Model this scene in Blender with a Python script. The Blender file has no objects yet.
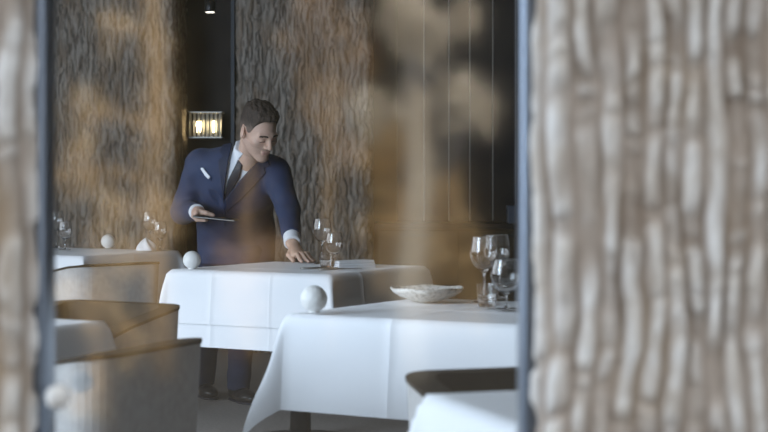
import bpy, bmesh, math, random
import numpy as np
from mathutils import Vector, Matrix

random.seed(7)
rng = np.random.default_rng(11)
scene = bpy.context.scene
C = scene.collection
PI = math.pi

# ------------------------------------------------------------------ camera, world, sun, daylight, exposure
FPX = 1700.0          # focal length in pixels of the 768 px wide frame
HC = 1.12             # eye height above the floor
cam_d = bpy.data.cameras.new('camera')
cam = bpy.data.objects.new('camera', cam_d); C.objects.link(cam)
cam.location = (0, 0, HC); cam.rotation_euler = (PI/2, 0, 0)
cam_d.sensor_width = 36.0
cam_d.lens = 36.0*FPX/768.0
cam_d.shift_y = -37.0/768.0
cam_d.dof.use_dof = True
cam_d.dof.focus_distance = 7.5
cam_d.dof.aperture_fstop = 4.8
cam_d.clip_end = 200
scene.camera = cam

w = bpy.data.worlds.new('overcast_sky'); scene.world = w; w.use_nodes = True
bg = w.node_tree.nodes['Background']
bg.inputs['Color'].default_value = (0.90, 0.94, 1.0, 1)
bg.inputs['Strength'].default_value = 1.55

def add_light(name, kind, loc, energy, color, **kw):
    l = bpy.data.lights.new(name, kind); l.energy = energy; l.color = color
    for k, v in kw.items():
        if k not in ('target', 'rot'): setattr(l, k, v)
    o = bpy.data.objects.new(name, l); C.objects.link(o); o.location = loc
    if 'target' in kw:
        o.rotation_euler = (Vector(kw['target'])-Vector(loc)).to_track_quat('-Z', 'Y').to_euler()
    return o
# sun stands behind the building: it reaches the garden, the facade stays in shade
add_light('sun', 'SUN', (0, 0, 10), 7.5, (1.0, 0.88, 0.66), angle=0.01, target=(-1.5, -12, -1.0))
# daylight in the facade windows left of the view, and in the long side window
add_light('daylight_front_window', 'AREA', (-3.75, 2.5, 1.75), 285, (0.66, 0.81, 1.0), shape='RECTANGLE', size=2.3, size_y=2.3, target=(-0.8, 6.2, 0.9))
add_light('daylight_side_window', 'AREA', (-4.85, 6.6, 1.7), 60, (0.76, 0.86, 1.0), shape='RECTANGLE', size=5.0, size_y=2.2, target=(0.0, 7.0, 1.0))
scene.view_settings.view_transform = 'Standard'
scene.view_settings.look = 'None'
scene.view_settings.exposure = 0.22
scene.view_settings.gamma = 1.0
scene.view_settings.use_curve_mapping = False
scene.cycles.use_denoising = True
scene.cycles.max_bounces = 14
scene.cycles.transparent_max_bounces = 16
scene.cycles.caustics_reflective = False
scene.cycles.caustics_refractive = False
scene.cycles.sample_clamp_indirect = 6.0

def P(px, py, Y):
    return np.array([(px-384.0)*Y/FPX, Y, HC-(py-179.0)*Y/FPX])

# ------------------------------------------------------------------ materials
MATS = {}
def mat(name, col, rough=0.6, col2=None, scale=(8, 8, 8), detail=4, bump=0.0, bscale=None, metal=0.0,
        trans=0.0, ior=1.45, emit=None, estr=0.0, lo=0.35, hi=0.65, sheen=0.0, spec=0.5, coords='Object'):
    if name in MATS: return MATS[name]
    m = bpy.data.materials.new(name); m.use_nodes = True; MATS[name] = m
    nt = m.node_tree; b = nt.nodes['Principled BSDF']
    b.inputs['Base Color'].default_value = (*col, 1); b.inputs['Roughness'].default_value = rough
    b.inputs['Metallic'].default_value = metal; b.inputs['Transmission Weight'].default_value = trans
    b.inputs['IOR'].default_value = ior; b.inputs['Specular IOR Level'].default_value = spec
    if sheen: b.inputs['Sheen Weight'].default_value = sheen
    if emit:
        b.inputs['Emission Color'].default_value = (*emit, 1); b.inputs['Emission Strength'].default_value = estr
    if col2 or bump:
        tc = nt.nodes.new('ShaderNodeTexCoord')
        def noise(sc, det):
            mp = nt.nodes.new('ShaderNodeMapping'); mp.inputs['Scale'].default_value = sc
            nt.links.new(tc.outputs[coords], mp.inputs['Vector'])
            n = nt.nodes.new('ShaderNodeTexNoise'); n.inputs['Scale'].default_value = 1.0
            n.inputs['Detail'].default_value = det
            nt.links.new(mp.outputs['Vector'], n.inputs['Vector']); return n
        if col2:
            n = noise(scale, detail)
            r = nt.nodes.new('ShaderNodeValToRGB')
            r.color_ramp.elements[0].position = lo; r.color_ramp.elements[1].position = hi
            r.color_ramp.elements[0].color = (*col, 1); r.color_ramp.elements[1].color = (*col2, 1)
            nt.links.new(n.outputs['Fac'], r.inputs['Fac']); nt.links.new(r.outputs['Color'], b.inputs['Base Color'])
        if bump:
            n2 = noise(bscale or scale, 3)
            bp = nt.nodes.new('ShaderNodeBump'); bp.inputs['Strength'].default_value = bump
            bp.inputs['Distance'].default_value = 0.01
            nt.links.new(n2.outputs['Fac'], bp.inputs['Height']); nt.links.new(bp.outputs['Normal'], b.inputs['Normal'])
    return m

def bark_mat(name, a, b_, c, s=1.0):
    """three bark tones laid out as long vertical flakes, of their own pattern"""
    if name in MATS: return MATS[name]
    m = bpy.data.materials.new(name); m.use_nodes = True; MATS[name] = m
    nt = m.node_tree; b = nt.nodes['Principled BSDF']; b.inputs['Roughness'].default_value = 0.85
    b.inputs['Specular IOR Level'].default_value = 0.25
    tc = nt.nodes.new('ShaderNodeTexCoord')
    def noise(sc, det=3):
        mp = nt.nodes.new('ShaderNodeMapping'); mp.inputs['Scale'].default_value = sc
        nt.links.new(tc.outputs['Object'], mp.inputs['Vector'])
        n = nt.nodes.new('ShaderNodeTexNoise'); n.inputs['Scale'].default_value = 1; n.inputs['Detail'].default_value = det
        nt.links.new(mp.outputs['Vector'], n.inputs['Vector']); return n
    n1 = noise((34*s, 34*s, 6.5*s)); n2 = noise((9*s, 9*s, 3*s), 2)
    r1 = nt.nodes.new('ShaderNodeValToRGB'); r1.color_ramp.elements[0].position = 0.40; r1.color_ramp.elements[1].position = 0.58
    r1.color_ramp.elements[0].color = (*a, 1); r1.color_ramp.elements[1].color = (*b_, 1)
    r2 = nt.nodes.new('ShaderNodeValToRGB'); r2.color_ramp.elements[0].position = 0.50; r2.color_ramp.elements[1].position = 0.70
    mx = nt.nodes.new('ShaderNodeMix'); mx.data_type = 'RGBA'
    nt.links.new(n1.outputs['Fac'], r1.inputs['Fac']); nt.links.new(n2.outputs['Fac'], r2.inputs['Fac'])
    nt.links.new(r2.outputs['Color'], mx.inputs['Factor']); nt.links.new(r1.outputs['Color'], mx.inputs['A'])
    mx.inputs['B'].default_value = (*c, 1)
    nt.links.new(mx.outputs['Result'], b.inputs['Base Color'])
    n3 = noise((140*s, 140*s, 50*s), 3)
    bp = nt.nodes.new('ShaderNodeBump'); bp.inputs['Strength'].default_value = 0.5; bp.inputs['Distance'].default_value = 0.004
    nt.links.new(n3.outputs['Fac'], bp.inputs['Height']); nt.links.new(bp.outputs['Normal'], b.inputs['Normal'])
    return m

def pane_mat():
    m = bpy.data.materials.new('window_glass'); m.use_nodes = True
    nt = m.node_tree; nt.nodes.clear()
    o = nt.nodes.new('ShaderNodeOutputMaterial'); t = nt.nodes.new('ShaderNodeBsdfTransparent')
    g = nt.nodes.new('ShaderNodeBsdfGlossy'); mx = nt.nodes.new('ShaderNodeMixShader')
    t.inputs['Color'].default_value = (0.97, 0.985, 0.98, 1)
    g.inputs['Roughness'].default_value = 0.06
    mx.inputs['Fac'].default_value = 0.24
    nt.links.new(t.outputs[0], mx.inputs[1]); nt.links.new(g.outputs[0], mx.inputs[2]); nt.links.new(mx.outputs[0], o.inputs[0])
    return m

M_cloth = mat('white_linen', (0.82, 0.83, 0.85), 0.8, bump=0.12, bscale=(300, 300, 300), sheen=0.1)
M_cloth_dim = M_cloth
M_shell = mat('taupe_fabric', (0.40, 0.385, 0.37), 0.9, (0.46, 0.445, 0.43), (40, 40, 40), bump=0.2, bscale=(250, 250, 250))
M_lining = mat('dark_brown_leather', (0.040, 0.031, 0.023), 0.8, (0.055, 0.043, 0.031), (12, 12, 12), spec=0.2)
M_wood = mat('oiled_oak', (0.28, 0.17, 0.09), 0.5, (0.36, 0.23, 0.12), (6, 6, 40))
M_darkmetal = mat('blackened_steel', (0.03, 0.032, 0.036), 0.4, metal=0.8)
M_frame = mat('blue_grey_aluminium', (0.20, 0.235, 0.29), 0.28, metal=0.75)
M_floor = mat('grey_brown_carpet', (0.26, 0.235, 0.215), 0.95, (0.31, 0.285, 0.26), (60, 60, 60), bump=0.3, bscale=(200, 200, 200))
M_ceil = mat('ceiling_plaster', (0.30, 0.28, 0.26), 0.9, (0.34, 0.32, 0.30), (3, 3, 3))
M_darkwall = mat('dark_stained_panel', (0.014, 0.012, 0.015), 0.6, (0.021, 0.018, 0.020), (4, 4, 0.8), spec=0.2)
M_brownwall = mat('dark_brown_plaster', (0.035, 0.028, 0.026), 0.8, (0.05, 0.04, 0.036), (3, 3, 3))
M_steel = mat('brushed_steel_strip', (0.42, 0.40, 0.38), 0.4, metal=0.9)
M_ball = mat('matt_white_ceramic', (0.80, 0.79, 0.76), 0.55, bump=0.25, bscale=(90, 90, 90))
M_dish = mat('speckled_stoneware', (0.62, 0.61, 0.58), 0.7, (0.38, 0.37, 0.35), (85, 85, 85), lo=0.48, hi=0.60, bump=0.3, bscale=(60, 60, 60))
M_glass = mat('crystal', (1, 1, 1), 0.0, trans=1.0, ior=1.6)
M_skin = mat('skin', (0.56, 0.36, 0.27), 0.5, (0.60, 0.40, 0.31), (30, 30, 30))
M_skin.node_tree.nodes['Principled BSDF'].inputs['Subsurface Weight'].default_value = 0.08
M_lip = mat('lips', (0.47, 0.27, 0.22), 0.5)
M_brow = mat('brow_hair', (0.035, 0.022, 0.016), 0.8)
M_stub = mat('stubble_skin', (0.47, 0.31, 0.24), 0.6, (0.52, 0.345, 0.265), (200, 200, 200))
M_hair = mat('short_brown_hair', (0.022, 0.014, 0.010), 0.7, (0.055, 0.036, 0.026), (160, 160, 60), bump=0.6, bscale=(220, 220, 60))
M_hair_mid = mat('clipped_brown_hair', (0.055, 0.039, 0.031), 0.75, (0.085, 0.06, 0.047), (260, 260, 120))
M_fade = mat('clipped_temple_hair', (0.12, 0.085, 0.068), 0.75, (0.17, 0.12, 0.096), (260, 260, 120))
M_navy = mat('navy_wool', (0.017, 0.030, 0.078), 0.75, (0.023, 0.040, 0.098), (15, 15, 15), bump=0.15, bscale=(300, 300, 300), sheen=0.04)
M_lapel = mat('dark_navy_lapel', (0.010, 0.018, 0.048), 0.7)
M_shirt = mat('white_poplin', (0.78, 0.80, 0.84), 0.8)
M_tie = mat('black_navy_silk', (0.010, 0.012, 0.022), 0.45)
M_trouser = mat('navy_trouser_wool', (0.014, 0.024, 0.060), 0.8, (0.018, 0.03, 0.07), (20, 20, 20))
M_shoe = mat('black_leather', (0.012, 0.011, 0.011), 0.3)
M_tablet = mat('black_tablet_case', (0.012, 0.012, 0.014), 0.35)
M_screen = mat('dark_screen_glass', (0.012, 0.012, 0.015), 0.6, spec=0.2)
M_button = mat('navy_button', (0.01, 0.012, 0.02), 0.3)
M_paving = mat('dark_paving', (0.018, 0.017, 0.016), 0.95, (0.028, 0.027, 0.025), (2, 2, 2))
M_leaf_gold = mat('golden_autumn_leaves', (0.58, 0.43, 0.24), 0.7, (0.66, 0.52, 0.32), (2, 2, 2))
M_leaf_rust = mat('rust_autumn_leaves', (0.40, 0.27, 0.16), 0.7, (0.50, 0.36, 0.22), (2, 2, 2))
M_leaf_pale = mat('pale_dry_leaves', (0.66, 0.60, 0.52), 0.7, (0.76, 0.72, 0.65), (2, 2, 2))
M_leaf_dark = mat('added_hedge_leaves', (0.006, 0.008, 0.006), 0.9, (0.010, 0.011, 0.008), (3, 3, 3))
M_trunk_gold = mat('tan_tree_bark', (0.50, 0.34, 0.17), 0.9, (0.60, 0.42, 0.22), (8, 8, 3))
M_trunk_grey = mat('pale_tree_bark', (0.55, 0.50, 0.44), 0.9, (0.70, 0.66, 0.60), (8, 8, 3))
M_pane = pane_mat()

# ------------------------------------------------------------------ mesh helpers
def link(name, me, material=None, parent=None, smooth=False):
    o = bpy.data.objects.new(name, me); C.objects.link(o)
    if material is not None:
        if isinstance(material, (list, tuple)):
            for m in material: me.materials.append(m)
        else: me.materials.append(material)
    if parent is not None: o.parent = parent
    if smooth and len(me.polygons):
        me.polygons.foreach_set('use_smooth', [True]*len(me.polygons))
    return o
def obj(name, bm, material=None, parent=None, smooth=False):
    me = bpy.data.meshes.new(name); bm.normal_update(); bm.to_mesh(me); bm.free()
    return link(name, me, material, parent, smooth)
def pyd(name, v, f, material=None, parent=None, smooth=True):
    me = bpy.data.meshes.new(name)
    me.from_pydata([tuple(map(float, q)) for q in v], [], [tuple(map(int, q)) for q in f]); me.update()
    return link(name, me, material, parent, smooth)
def tag(o, label=None, cat=None, group=None, kind=None):
    if label: o['label'] = label
    if cat: o['category'] = cat
    if group: o['group'] = group
    if kind: o['kind'] = kind
    return o
def thing(name, label, cat, loc=(0, 0, 0), rz=0.0, group=None):
    o = bpy.data.objects.new(name, None); C.objects.link(o); o.empty_display_size = 0.1
    o.location = loc; o.rotation_euler = (0, 0, rz)
    return tag(o, label, cat, group)
def struct(o): o['kind'] = 'structure'; return o
def copy_tree(o, parent=None):
    c = o.copy(); C.objects.link(c); c.parent = parent
    for ch in list(o.children): copy_tree(ch, c)
    return c
def box(bm, lo, hi, bevel=0.0):
    lo, hi = Vector(lo), Vector(hi)
    r = bmesh.ops.create_cube(bm, size=1.0)
    for v in r['verts']:
        v.co = Vector([lo[i]+(v.co[i]+0.5)*(hi[i]-lo[i]) for i in range(3)])
    if bevel:
        es = list({e for v in r['verts'] for e in v.link_edges})
        bmesh.ops.bevel(bm, geom=es, offset=bevel, segments=2, affect='EDGES', profile=0.7)
    return bm
def boxo(name, lo, hi, m, parent=None, bevel=0.0):
    return obj(name, box(bmesh.new(), lo, hi, bevel), m, parent)
def lathe(prof, n=32, close=True):
    """prof: list of (r,z) from the bottom outwards"""
    v, f = [], []
    for r, z in prof:
        for k in range(n):
            a = 2*PI*k/n; v.append((r*math.cos(a), r*math.sin(a), z))
    for i in range(len(prof)-1):
        for k in range(n):
            k2 = (k+1) % n
            f.append((i*n+k, i*n+k2, (i+1)*n+k2, (i+1)*n+k))
    return v, f
def tube(pts, rads, n=8):
    pts = [np.array(p, float) for p in pts]; v, f = [], []
    for i, p in enumerate(pts):
        d = pts[min(i+1, len(pts)-1)]-pts[max(i-1, 0)]; d /= np.linalg.norm(d)
        a = np.cross(d, [0.31, 0.87, 0.4]); a /= np.linalg.norm(a); b = np.cross(d, a)
        for k in range(n):
            t = 2*PI*k/n; v.append(p+rads[i]*(a*math.cos(t)+b*math.sin(t)))
    for i in range(len(pts)-1):
        for k in range(n):
            k2 = (k+1) % n; f.append((i*n+k, i*n+k2, (i+1)*n+k2, (i+1)*n+k))
    f.append(tuple(range(n))[::-1]); f.append(tuple(range((len(pts)-1)*n, len(pts)*n)))
    return v, f

# value noise for relief
_perm = rng.random((256, 256))
def vnoise(x, y):
    xi = np.floor(x).astype(int); yi = np.floor(y).astype(int)
    fx = x-xi; fy = y-yi; fx = fx*fx*(3-2*fx); fy = fy*fy*(3-2*fy)
    g = lambda a, b: _perm[a % 256, b % 256]
    return ((g(xi, yi)*(1-fx)+g(xi+1, yi)*fx)*(1-fy)+(g(xi, yi+1)*(1-fx)+g(xi+1, yi+1)*fx)*fy)
def fbm(x, y, o=3):
    s = 0; a = 0.5; t = 0
    for i in range(o):
        s = s+a*vnoise(x*2**i+17.3*i, y*2**i+5.1*i); t += a; a *= 0.5
    return s/t
def bark_relief(u, v, ridge=0.034, amp=0.014, seed=0.0):
    """u across, v up (metres): interlacing vertical ridges with split furrows"""
    wu = u/ridge+1.6*(fbm(u*4+seed, v*3.0+seed, 2)-0.5)+0.55*(vnoise(u*22, v*16+seed)-0.5)
    n = vnoise(wu, v/ridge*0.22+seed*1.7+0.35*vnoise(u/ridge*0.9, v*3))
    n2 = vnoise(wu*1.9+31, v/ridge*0.42+9+seed)
    r = np.abs(2*n-1)*0.62+np.abs(2*n2-1)*0.38
    r = np.clip(r*1.7, 0, 1)**0.8
    flake = fbm(u/ridge*1.6+3, v/ridge*0.9+seed, 3)
    return amp*(r+0.45*(flake-0.5)*2*0.6)

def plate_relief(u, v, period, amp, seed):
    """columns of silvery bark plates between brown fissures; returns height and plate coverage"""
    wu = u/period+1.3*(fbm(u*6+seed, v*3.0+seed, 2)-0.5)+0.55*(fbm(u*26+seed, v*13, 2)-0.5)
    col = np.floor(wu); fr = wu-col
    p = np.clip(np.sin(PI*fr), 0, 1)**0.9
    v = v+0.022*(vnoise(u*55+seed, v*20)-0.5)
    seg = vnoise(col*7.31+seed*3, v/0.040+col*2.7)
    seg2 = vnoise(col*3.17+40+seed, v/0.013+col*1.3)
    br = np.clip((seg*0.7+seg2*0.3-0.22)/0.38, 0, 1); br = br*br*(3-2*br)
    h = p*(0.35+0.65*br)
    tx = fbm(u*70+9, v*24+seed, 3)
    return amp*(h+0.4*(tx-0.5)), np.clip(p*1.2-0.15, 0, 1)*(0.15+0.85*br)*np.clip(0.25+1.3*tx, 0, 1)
def bark_panel(name, x0, x1, yf, z0, z1, depth, res, ridge, amp, m, seed, curve=0.0, label=None, cat='pillar', parent=None, plates=False):
    """a bark-faced pillar: the relief wraps the front and both flanks"""
    rad = min(0.05, depth*0.5)
    # plan path: left flank back -> front -> right flank back
    path = []
    n_f = max(2, int((depth-rad)/res)); n_c = max(3, int(rad*PI/2/res)); n_w = int((x1-x0-2*rad)/res)
    for i in range(n_f): path.append((x0, yf+depth-(depth-rad)*i/n_f, -1, 0))
    for i in range(n_c):
        a = PI/2*i/n_c; path.append((x0+rad-rad*math.cos(a), yf+rad-rad*math.sin(a), -math.cos(a), -math.sin(a)))
    for i in range(n_w+1):
        path.append((x0+rad+(x1-x0-2*rad)*i/n_w, yf, 0, -1))
    for i in range(1, n_c+1):
        a = PI/2*(1-i/n_c); path.append((x1-rad+rad*math.cos(a), yf+rad-rad*math.sin(a), math.cos(a), -math.sin(a)))
    for i in range(1, n_f+1): path.append((x1, yf+rad+(depth-rad)*i/n_f, 1, 0))
    path = np.array(path)
    s = np.concatenate([[0], np.cumsum(np.linalg.norm(np.diff(path[:, :2], axis=0), axis=1))])
    zs = np.linspace(z0, z1, int((z1-z0)/res/1.35)+1)
    U, V = np.meshgrid(s, zs)
    if plates: H, cover = plate_relief(U, V, ridge, amp, seed)
    else: H = bark_relief(U, V, ridge, amp, seed)
    X = path[None, :, 0]+path[None, :, 2]*H; Yy = path[None, :, 1]+path[None, :, 3]*H
    if curve:
        xm = (x0+x1)/2; hw = (x1-x0)/2
        Yy = Yy+curve*((path[None, :, 0]-xm)/hw)**2
    v = np.stack([X, Yy, V], -1).reshape(-1, 3)
    nu, nv = len(s), len(zs)
    idx = np.arange(nu*nv).reshape(nv, nu)
    f = np.stack([idx[:-1, :-1], idx[:-1, 1:], idx[1:, 1:], idx[1:, :-1]], -1).reshape(-1, 4)
    me = bpy.data.meshes.new(name)
    me.vertices.add(len(v)); me.vertices.foreach_set('co', v.ravel())
    me.loops.add(f.size); me.loops.foreach_set('vertex_index', f.ravel().astype(np.int32))
    me.polygons.add(len(f)); me.polygons.foreach_set('loop_start', np.arange(0, f.size, 4, dtype=np.int32))
    me.update(calc_edges=True); me.validate()
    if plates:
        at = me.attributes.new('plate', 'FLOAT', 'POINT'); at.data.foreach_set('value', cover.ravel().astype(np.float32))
    o = link(name, me, m, parent, True)
    if label: tag(o, label, cat)
    return o

# ------------------------------------------------------------------ the setting
ZC = 3.05
YG = 2.16                # plane of the facade glass
struct(boxo('floor', (-5, YG-0.06, -0.12), (4.2, 12.0, 0), M_floor))
struct(boxo('ceiling', (-5.2, 0.9, ZC), (4.4, 12.2, ZC+0.25), M_ceil))
struct(boxo('wall_back', (-5.2, 11.75, 0), (4.4, 12.0, ZC), M_brownwall))
struct(boxo('wall_right', (4.2, YG, 0), (4.4, 12.0, ZC), M_brownwall))
# left wall: a low sill, a lintel and end piers around the long side window
wl = struct(thing('wall_left', None, None)); wl['kind'] = 'structure'
boxo('sill_wall', (-5.2, YG, 0), (-5.0, 11.75, 0.55), M_brownwall, wl)
boxo('lintel', (-5.2, YG, 2.85), (-5.0, 11.75, ZC), M_brownwall, wl)
boxo('pier', (-5.2, YG, 0.55), (-5.0, 3.9, 2.85), M_brownwall, wl)
boxo('pier', (-5.2, 9.3, 0.55), (-5.0, 11.75, 2.85), M_brownwall, wl)
gd = struct(boxo('ground', (-14, -16, -0.32), (14, YG-0.061, -0.12), M_paving))

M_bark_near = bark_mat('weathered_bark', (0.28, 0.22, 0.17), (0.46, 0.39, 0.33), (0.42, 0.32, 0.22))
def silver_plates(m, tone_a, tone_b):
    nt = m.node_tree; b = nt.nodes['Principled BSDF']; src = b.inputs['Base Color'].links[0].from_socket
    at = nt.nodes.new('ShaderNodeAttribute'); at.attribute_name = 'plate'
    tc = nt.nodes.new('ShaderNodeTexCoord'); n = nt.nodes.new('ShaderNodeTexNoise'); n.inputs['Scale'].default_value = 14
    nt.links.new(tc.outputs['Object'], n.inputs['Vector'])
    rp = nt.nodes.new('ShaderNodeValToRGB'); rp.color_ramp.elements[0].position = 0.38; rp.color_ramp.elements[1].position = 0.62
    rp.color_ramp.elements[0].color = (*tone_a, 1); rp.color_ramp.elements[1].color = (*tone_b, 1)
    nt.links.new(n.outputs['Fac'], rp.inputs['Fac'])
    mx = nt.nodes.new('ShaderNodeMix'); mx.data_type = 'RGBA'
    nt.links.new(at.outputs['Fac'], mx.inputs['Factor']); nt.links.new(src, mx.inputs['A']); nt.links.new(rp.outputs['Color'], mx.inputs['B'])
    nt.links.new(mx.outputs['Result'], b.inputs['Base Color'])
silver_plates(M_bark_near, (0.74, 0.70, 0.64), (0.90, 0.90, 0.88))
M_bark_far = bark_mat('brown_oak_bark', (0.15, 0.125, 0.105), (0.27, 0.24, 0.21), (0.20, 0.15, 0.11))

# foreground pillars
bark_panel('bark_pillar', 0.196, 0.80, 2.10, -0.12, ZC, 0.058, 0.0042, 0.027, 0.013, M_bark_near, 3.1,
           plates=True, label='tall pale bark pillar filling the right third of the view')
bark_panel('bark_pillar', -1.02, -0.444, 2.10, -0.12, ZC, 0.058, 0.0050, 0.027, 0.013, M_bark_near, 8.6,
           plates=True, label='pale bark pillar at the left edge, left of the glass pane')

def window(name, x0, x1, fl, fr, z0=0.0, z1=ZC):
    wd = bpy.data.objects.new(name, None); C.objects.link(wd); struct(wd)
    y = YG
    def post(xa, xb):
        # rounded aluminium mullion: a deep back section and a half-round nose outdoors
        bm = bmesh.new(); n = 10; ring = []
        prof = [(xb, y+0.05), (xa, y+0.05)]
        for k in range(n+1):
            a = PI-PI*k/n
            prof.append(((xa+xb)/2+(xb-xa)/2*math.cos(a), y-0.012-0.010*math.sin(a)))
        vs0 = [bm.verts.new((p[0], p[1], z0)) for p in prof]; vs1 = [bm.verts.new((p[0], p[1], z1)) for p in prof]
        for k in range(len(prof)):
            k2 = (k+1) % len(prof); bm.faces.new((vs0[k], vs0[k2], vs1[k2], vs1[k]))
        bm.faces.new(vs0[::-1]); bm.faces.new(vs1)
        bmesh.ops.recalc_face_normals(bm, faces=bm.faces)
        o = obj('mullion', bm, M_frame, wd); return o
    post(x0, x0+fl); post(x1-fr, x1)
    boxo('bottom_rail', (x0+fl, y-0.02, z0), (x1-fr, y+0.05, z0+0.06), M_frame, wd)
    boxo('top_rail', (x0+fl, y-0.02, z1-0.06), (x1-fr, y+0.05, z1), M_frame, wd)
    bm = bmesh.new()
    vs = [bm.verts.new(q) for q in ((x0+fl, y+0.01, z0+0.06), (x1-fr, y+0.01, z0+0.06), (x1-fr, y+0.01, z1-0.06), (x0+fl, y+0.01, z1-0.06))]
    bm.faces.new(vs)
    obj('pane', bm, M_pane, wd)
    return wd
window('window_1', -0.447, 0.205, 0.020, 0.032)
window('window_2', -4.95, -1.02, 0.05, 0.05)
sw = struct(thing('wall_front', None, None))
boxo('pier', (0.79, YG, -0.12), (4.4, YG+0.25, ZC), M_brownwall, sw)
boxo('pier', (-5.2, YG, -0.12), (-4.95, YG+0.25, ZC), M_brownwall, sw)

# back wall dressing
bark_panel('bark_wall_panel', -3.6, -1.38, 11.15, 0, ZC, 0.55, 0.0068, 0.021, 0.026, M_bark_far, 1.3,
           label='wide brown bark wall panel behind the far left table', cat='wall panel')
bark_panel('bark_column', -0.95, -0.10, 10.95, 0, ZC, 0.7, 0.0058, 0.021, 0.028, M_bark_far, 5.2,
           label='broad brown bark column standing right behind the suited person', cat='column')
tr = struct(boxo('trim_1', (-0.985, 10.93, 0), (-0.962, 11.75, ZC), M_darkmetal))
pw = struct(thing('wall_panelling', None, None, (0, 0, 0)))
xs = [-0.098] + [(px-384)*11.4/FPX for px in (397, 424, 449, 470, 493, 516, 540)] + [1.25, 1.5, 1.75, 2.0]
for i in range(len(xs)-1):
    boxo('panel', (xs[i]+0.004, 11.42, 0), (xs[i+1]-0.004, 11.75, ZC), M_darkwall, pw, 0.002)
for i, x in enumerate(xs[2:-1]):
    boxo('metal_strip', (x-0.0025, 11.412, 0.84), (x+0.0025, 11.46, 2.9), M_steel, pw)

# ------------------------------------------------------------------ tables and cloths
TH = 0.738               # height of the cloth surface
TA = 0.78                # table side
THETA = 0.526
def cloth_mesh(name, a, drop, top, parent, lift=0.0, flare=0.07, tip=0.26, creases=(), seed=0, m=None, drop_y=None):
    """a square cloth on a square top: flat centre, straight falls, cone folds at the corners (local axes)"""
    h = a/2; n_in = 26; n_out = 14
    ax = list(-h-drop*np.linspace(1, 0, n_out, endpoint=False))+list(np.linspace(-h, h, n_in))+list(h+drop*np.linspace(0, 1, n_out+1)[1:])
    ax = np.array(sorted(set([round(float(q), 5) for q in ax]+[c+d for c in creases for d in (-0.004, 0, 0.004)])))
    U, V = np.meshgrid(ax, ax)
    cu = np.clip(U, -h, h); cv = np.clip(V, -h, h)
    du = np.abs(U)-h; dv = np.abs(V)-h
    du = np.maximum(du, 0); dv = np.maximum(dv, 0)
    r = np.hypot(du, dv); phi = np.arctan2(dv, du+1e-12)
    corner = (du > 1e-6) & (dv > 1e-6)
    s2 = np.where(corner, np.sin(2*phi), 0.0)
    m_ = r*(flare+tip*np.clip(s2, 0, 1)**2.4)
    wav = (vnoise(U*7+seed, V*7+2.3*seed)-0.5)
    soft = 0.010                                  # rounding over the table edge
    m_ = m_+soft*(1-np.exp(-r/0.012))+0.018*wav*np.clip(r/0.15, 0, 1)*(0.4+np.abs(s2))
    sx = np.sign(U); sy = np.sign(V)
    pin = phi
    X = cu+sx*np.cos(pin)*m_*(du > 0)
    Y = cv+sy*np.sin(pin)*m_*(dv > 0)
    dz = np.sqrt(np.maximum(r*r-(m_*0.9)**2, 0))
    Z = top-dz+min(lift, 0.004)
    ce = np.zeros_like(U)
    for c in creases:
        ce += np.maximum(0, 1-np.abs(U-c)/0.004)*0.0022+np.maximum(0, 1-np.abs(V-c)/0.004)*0.0022
    flat = (r < 1e-6)
    Z = Z+np.where(flat, ce*0.6, 0)
    X = X+sx*np.cos(pin)*ce*(du > 0); Y = Y+sy*np.sin(pin)*ce*(dv > 0)
    X = X+sx*np.cos(pin)*lift*(du > 0); Y = Y+sy*np.sin(pin)*lift*(dv > 0)
    v = np.stack([X, Y, Z], -1).reshape(-1, 3); n = len(ax)
    idx = np.arange(n*n).reshape(n, n)
    f = np.stack([idx[:-1, :-1], idx[:-1, 1:], idx[1:, 1:], idx[1:, :-1]], -1).reshape(-1, 4)
    o = pyd(name, v, f, m or M_cloth, parent)
    return o

def table(F, theta, label, drop, creases=(), tip=0.26, topper=None, seed=0, clabel=None, tlabel=None):
    """F = (x,y) of the corner nearest to the camera; sides run to the back left and the back right"""
    c, s = math.cos(theta), math.sin(theta)
    cx = F[0]+TA/2*(-c+s); cy = F[1]+TA/2*(s+c)
    t = thing('dining_table', label, 'table', (cx, cy, 0), -theta, 'square dining tables')
    boxo('tabletop', (-TA/2+0.004, -TA/2+0.004, TH-0.04), (TA/2-0.004, TA/2-0.004, TH-0.006), M_wood, t, 0.004)
    v, f = lathe([(0.0, 0.03), (0.045, 0.03), (0.042, 0.3), (0.042, TH-0.05), (0.16, TH-0.045), (0.16, TH-0.041), (0, TH-0.041)], 20)
    pyd('pedestal', v, f, M_darkmetal, t)
    v, f = lathe([(0, 0), (0.24, 0), (0.24, 0.012), (0.06, 0.03), (0, 0.03)], 28)
    pyd('base_plate', v, f, M_darkmetal, t)
    cl = cloth_mesh('tablecloth', TA, drop, TH-0.003, None, 0.0, tip=tip, creases=creases, seed=seed)
    cl.location = (cx, cy, 0); cl.rotation_euler = (0, 0, -theta)
    tag(cl, clabel, 'tablecloth', 'white linen cloths')
    if topper:
        tp = cloth_mesh('cloth_overlay', TA, topper, TH-0.001, None, 0.009, tip=tip*0.95, creases=creases, seed=seed)
        tp.location = (cx, cy, 0); tp.rotation_euler = (0, 0, -theta)
        tag(tp, tlabel, 'tablecloth', 'white linen cloths')
    return t
F1 = (-0.216, 6.745); F2 = (0.399, 4.448); F4 = (-1.15, 3.93); F5 = (-1.5, 8.47)
table(F1, THETA, 'square pedestal table hidden under two cloths, in front of the person', 0.31, (-0.17, 0.12), 0.16, topper=0.222, seed=1,
      clabel='longer white under-cloth of the table where the person leans', tlabel='white square overlay on the table where the person leans')
table(F2, THETA, 'square pedestal table under the big white cloth in the middle right', 0.27, (-0.045,), 0.24, seed=4,
      clabel='white cloth with hanging corner on the middle right table with the speckled dish')
table(F4, THETA, 'square pedestal table under a cloth, behind the near left tub chair', 0.27, (0.1,), 0.22, seed=6,
      clabel='white cloth in shade behind the near left tub chair')
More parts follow.
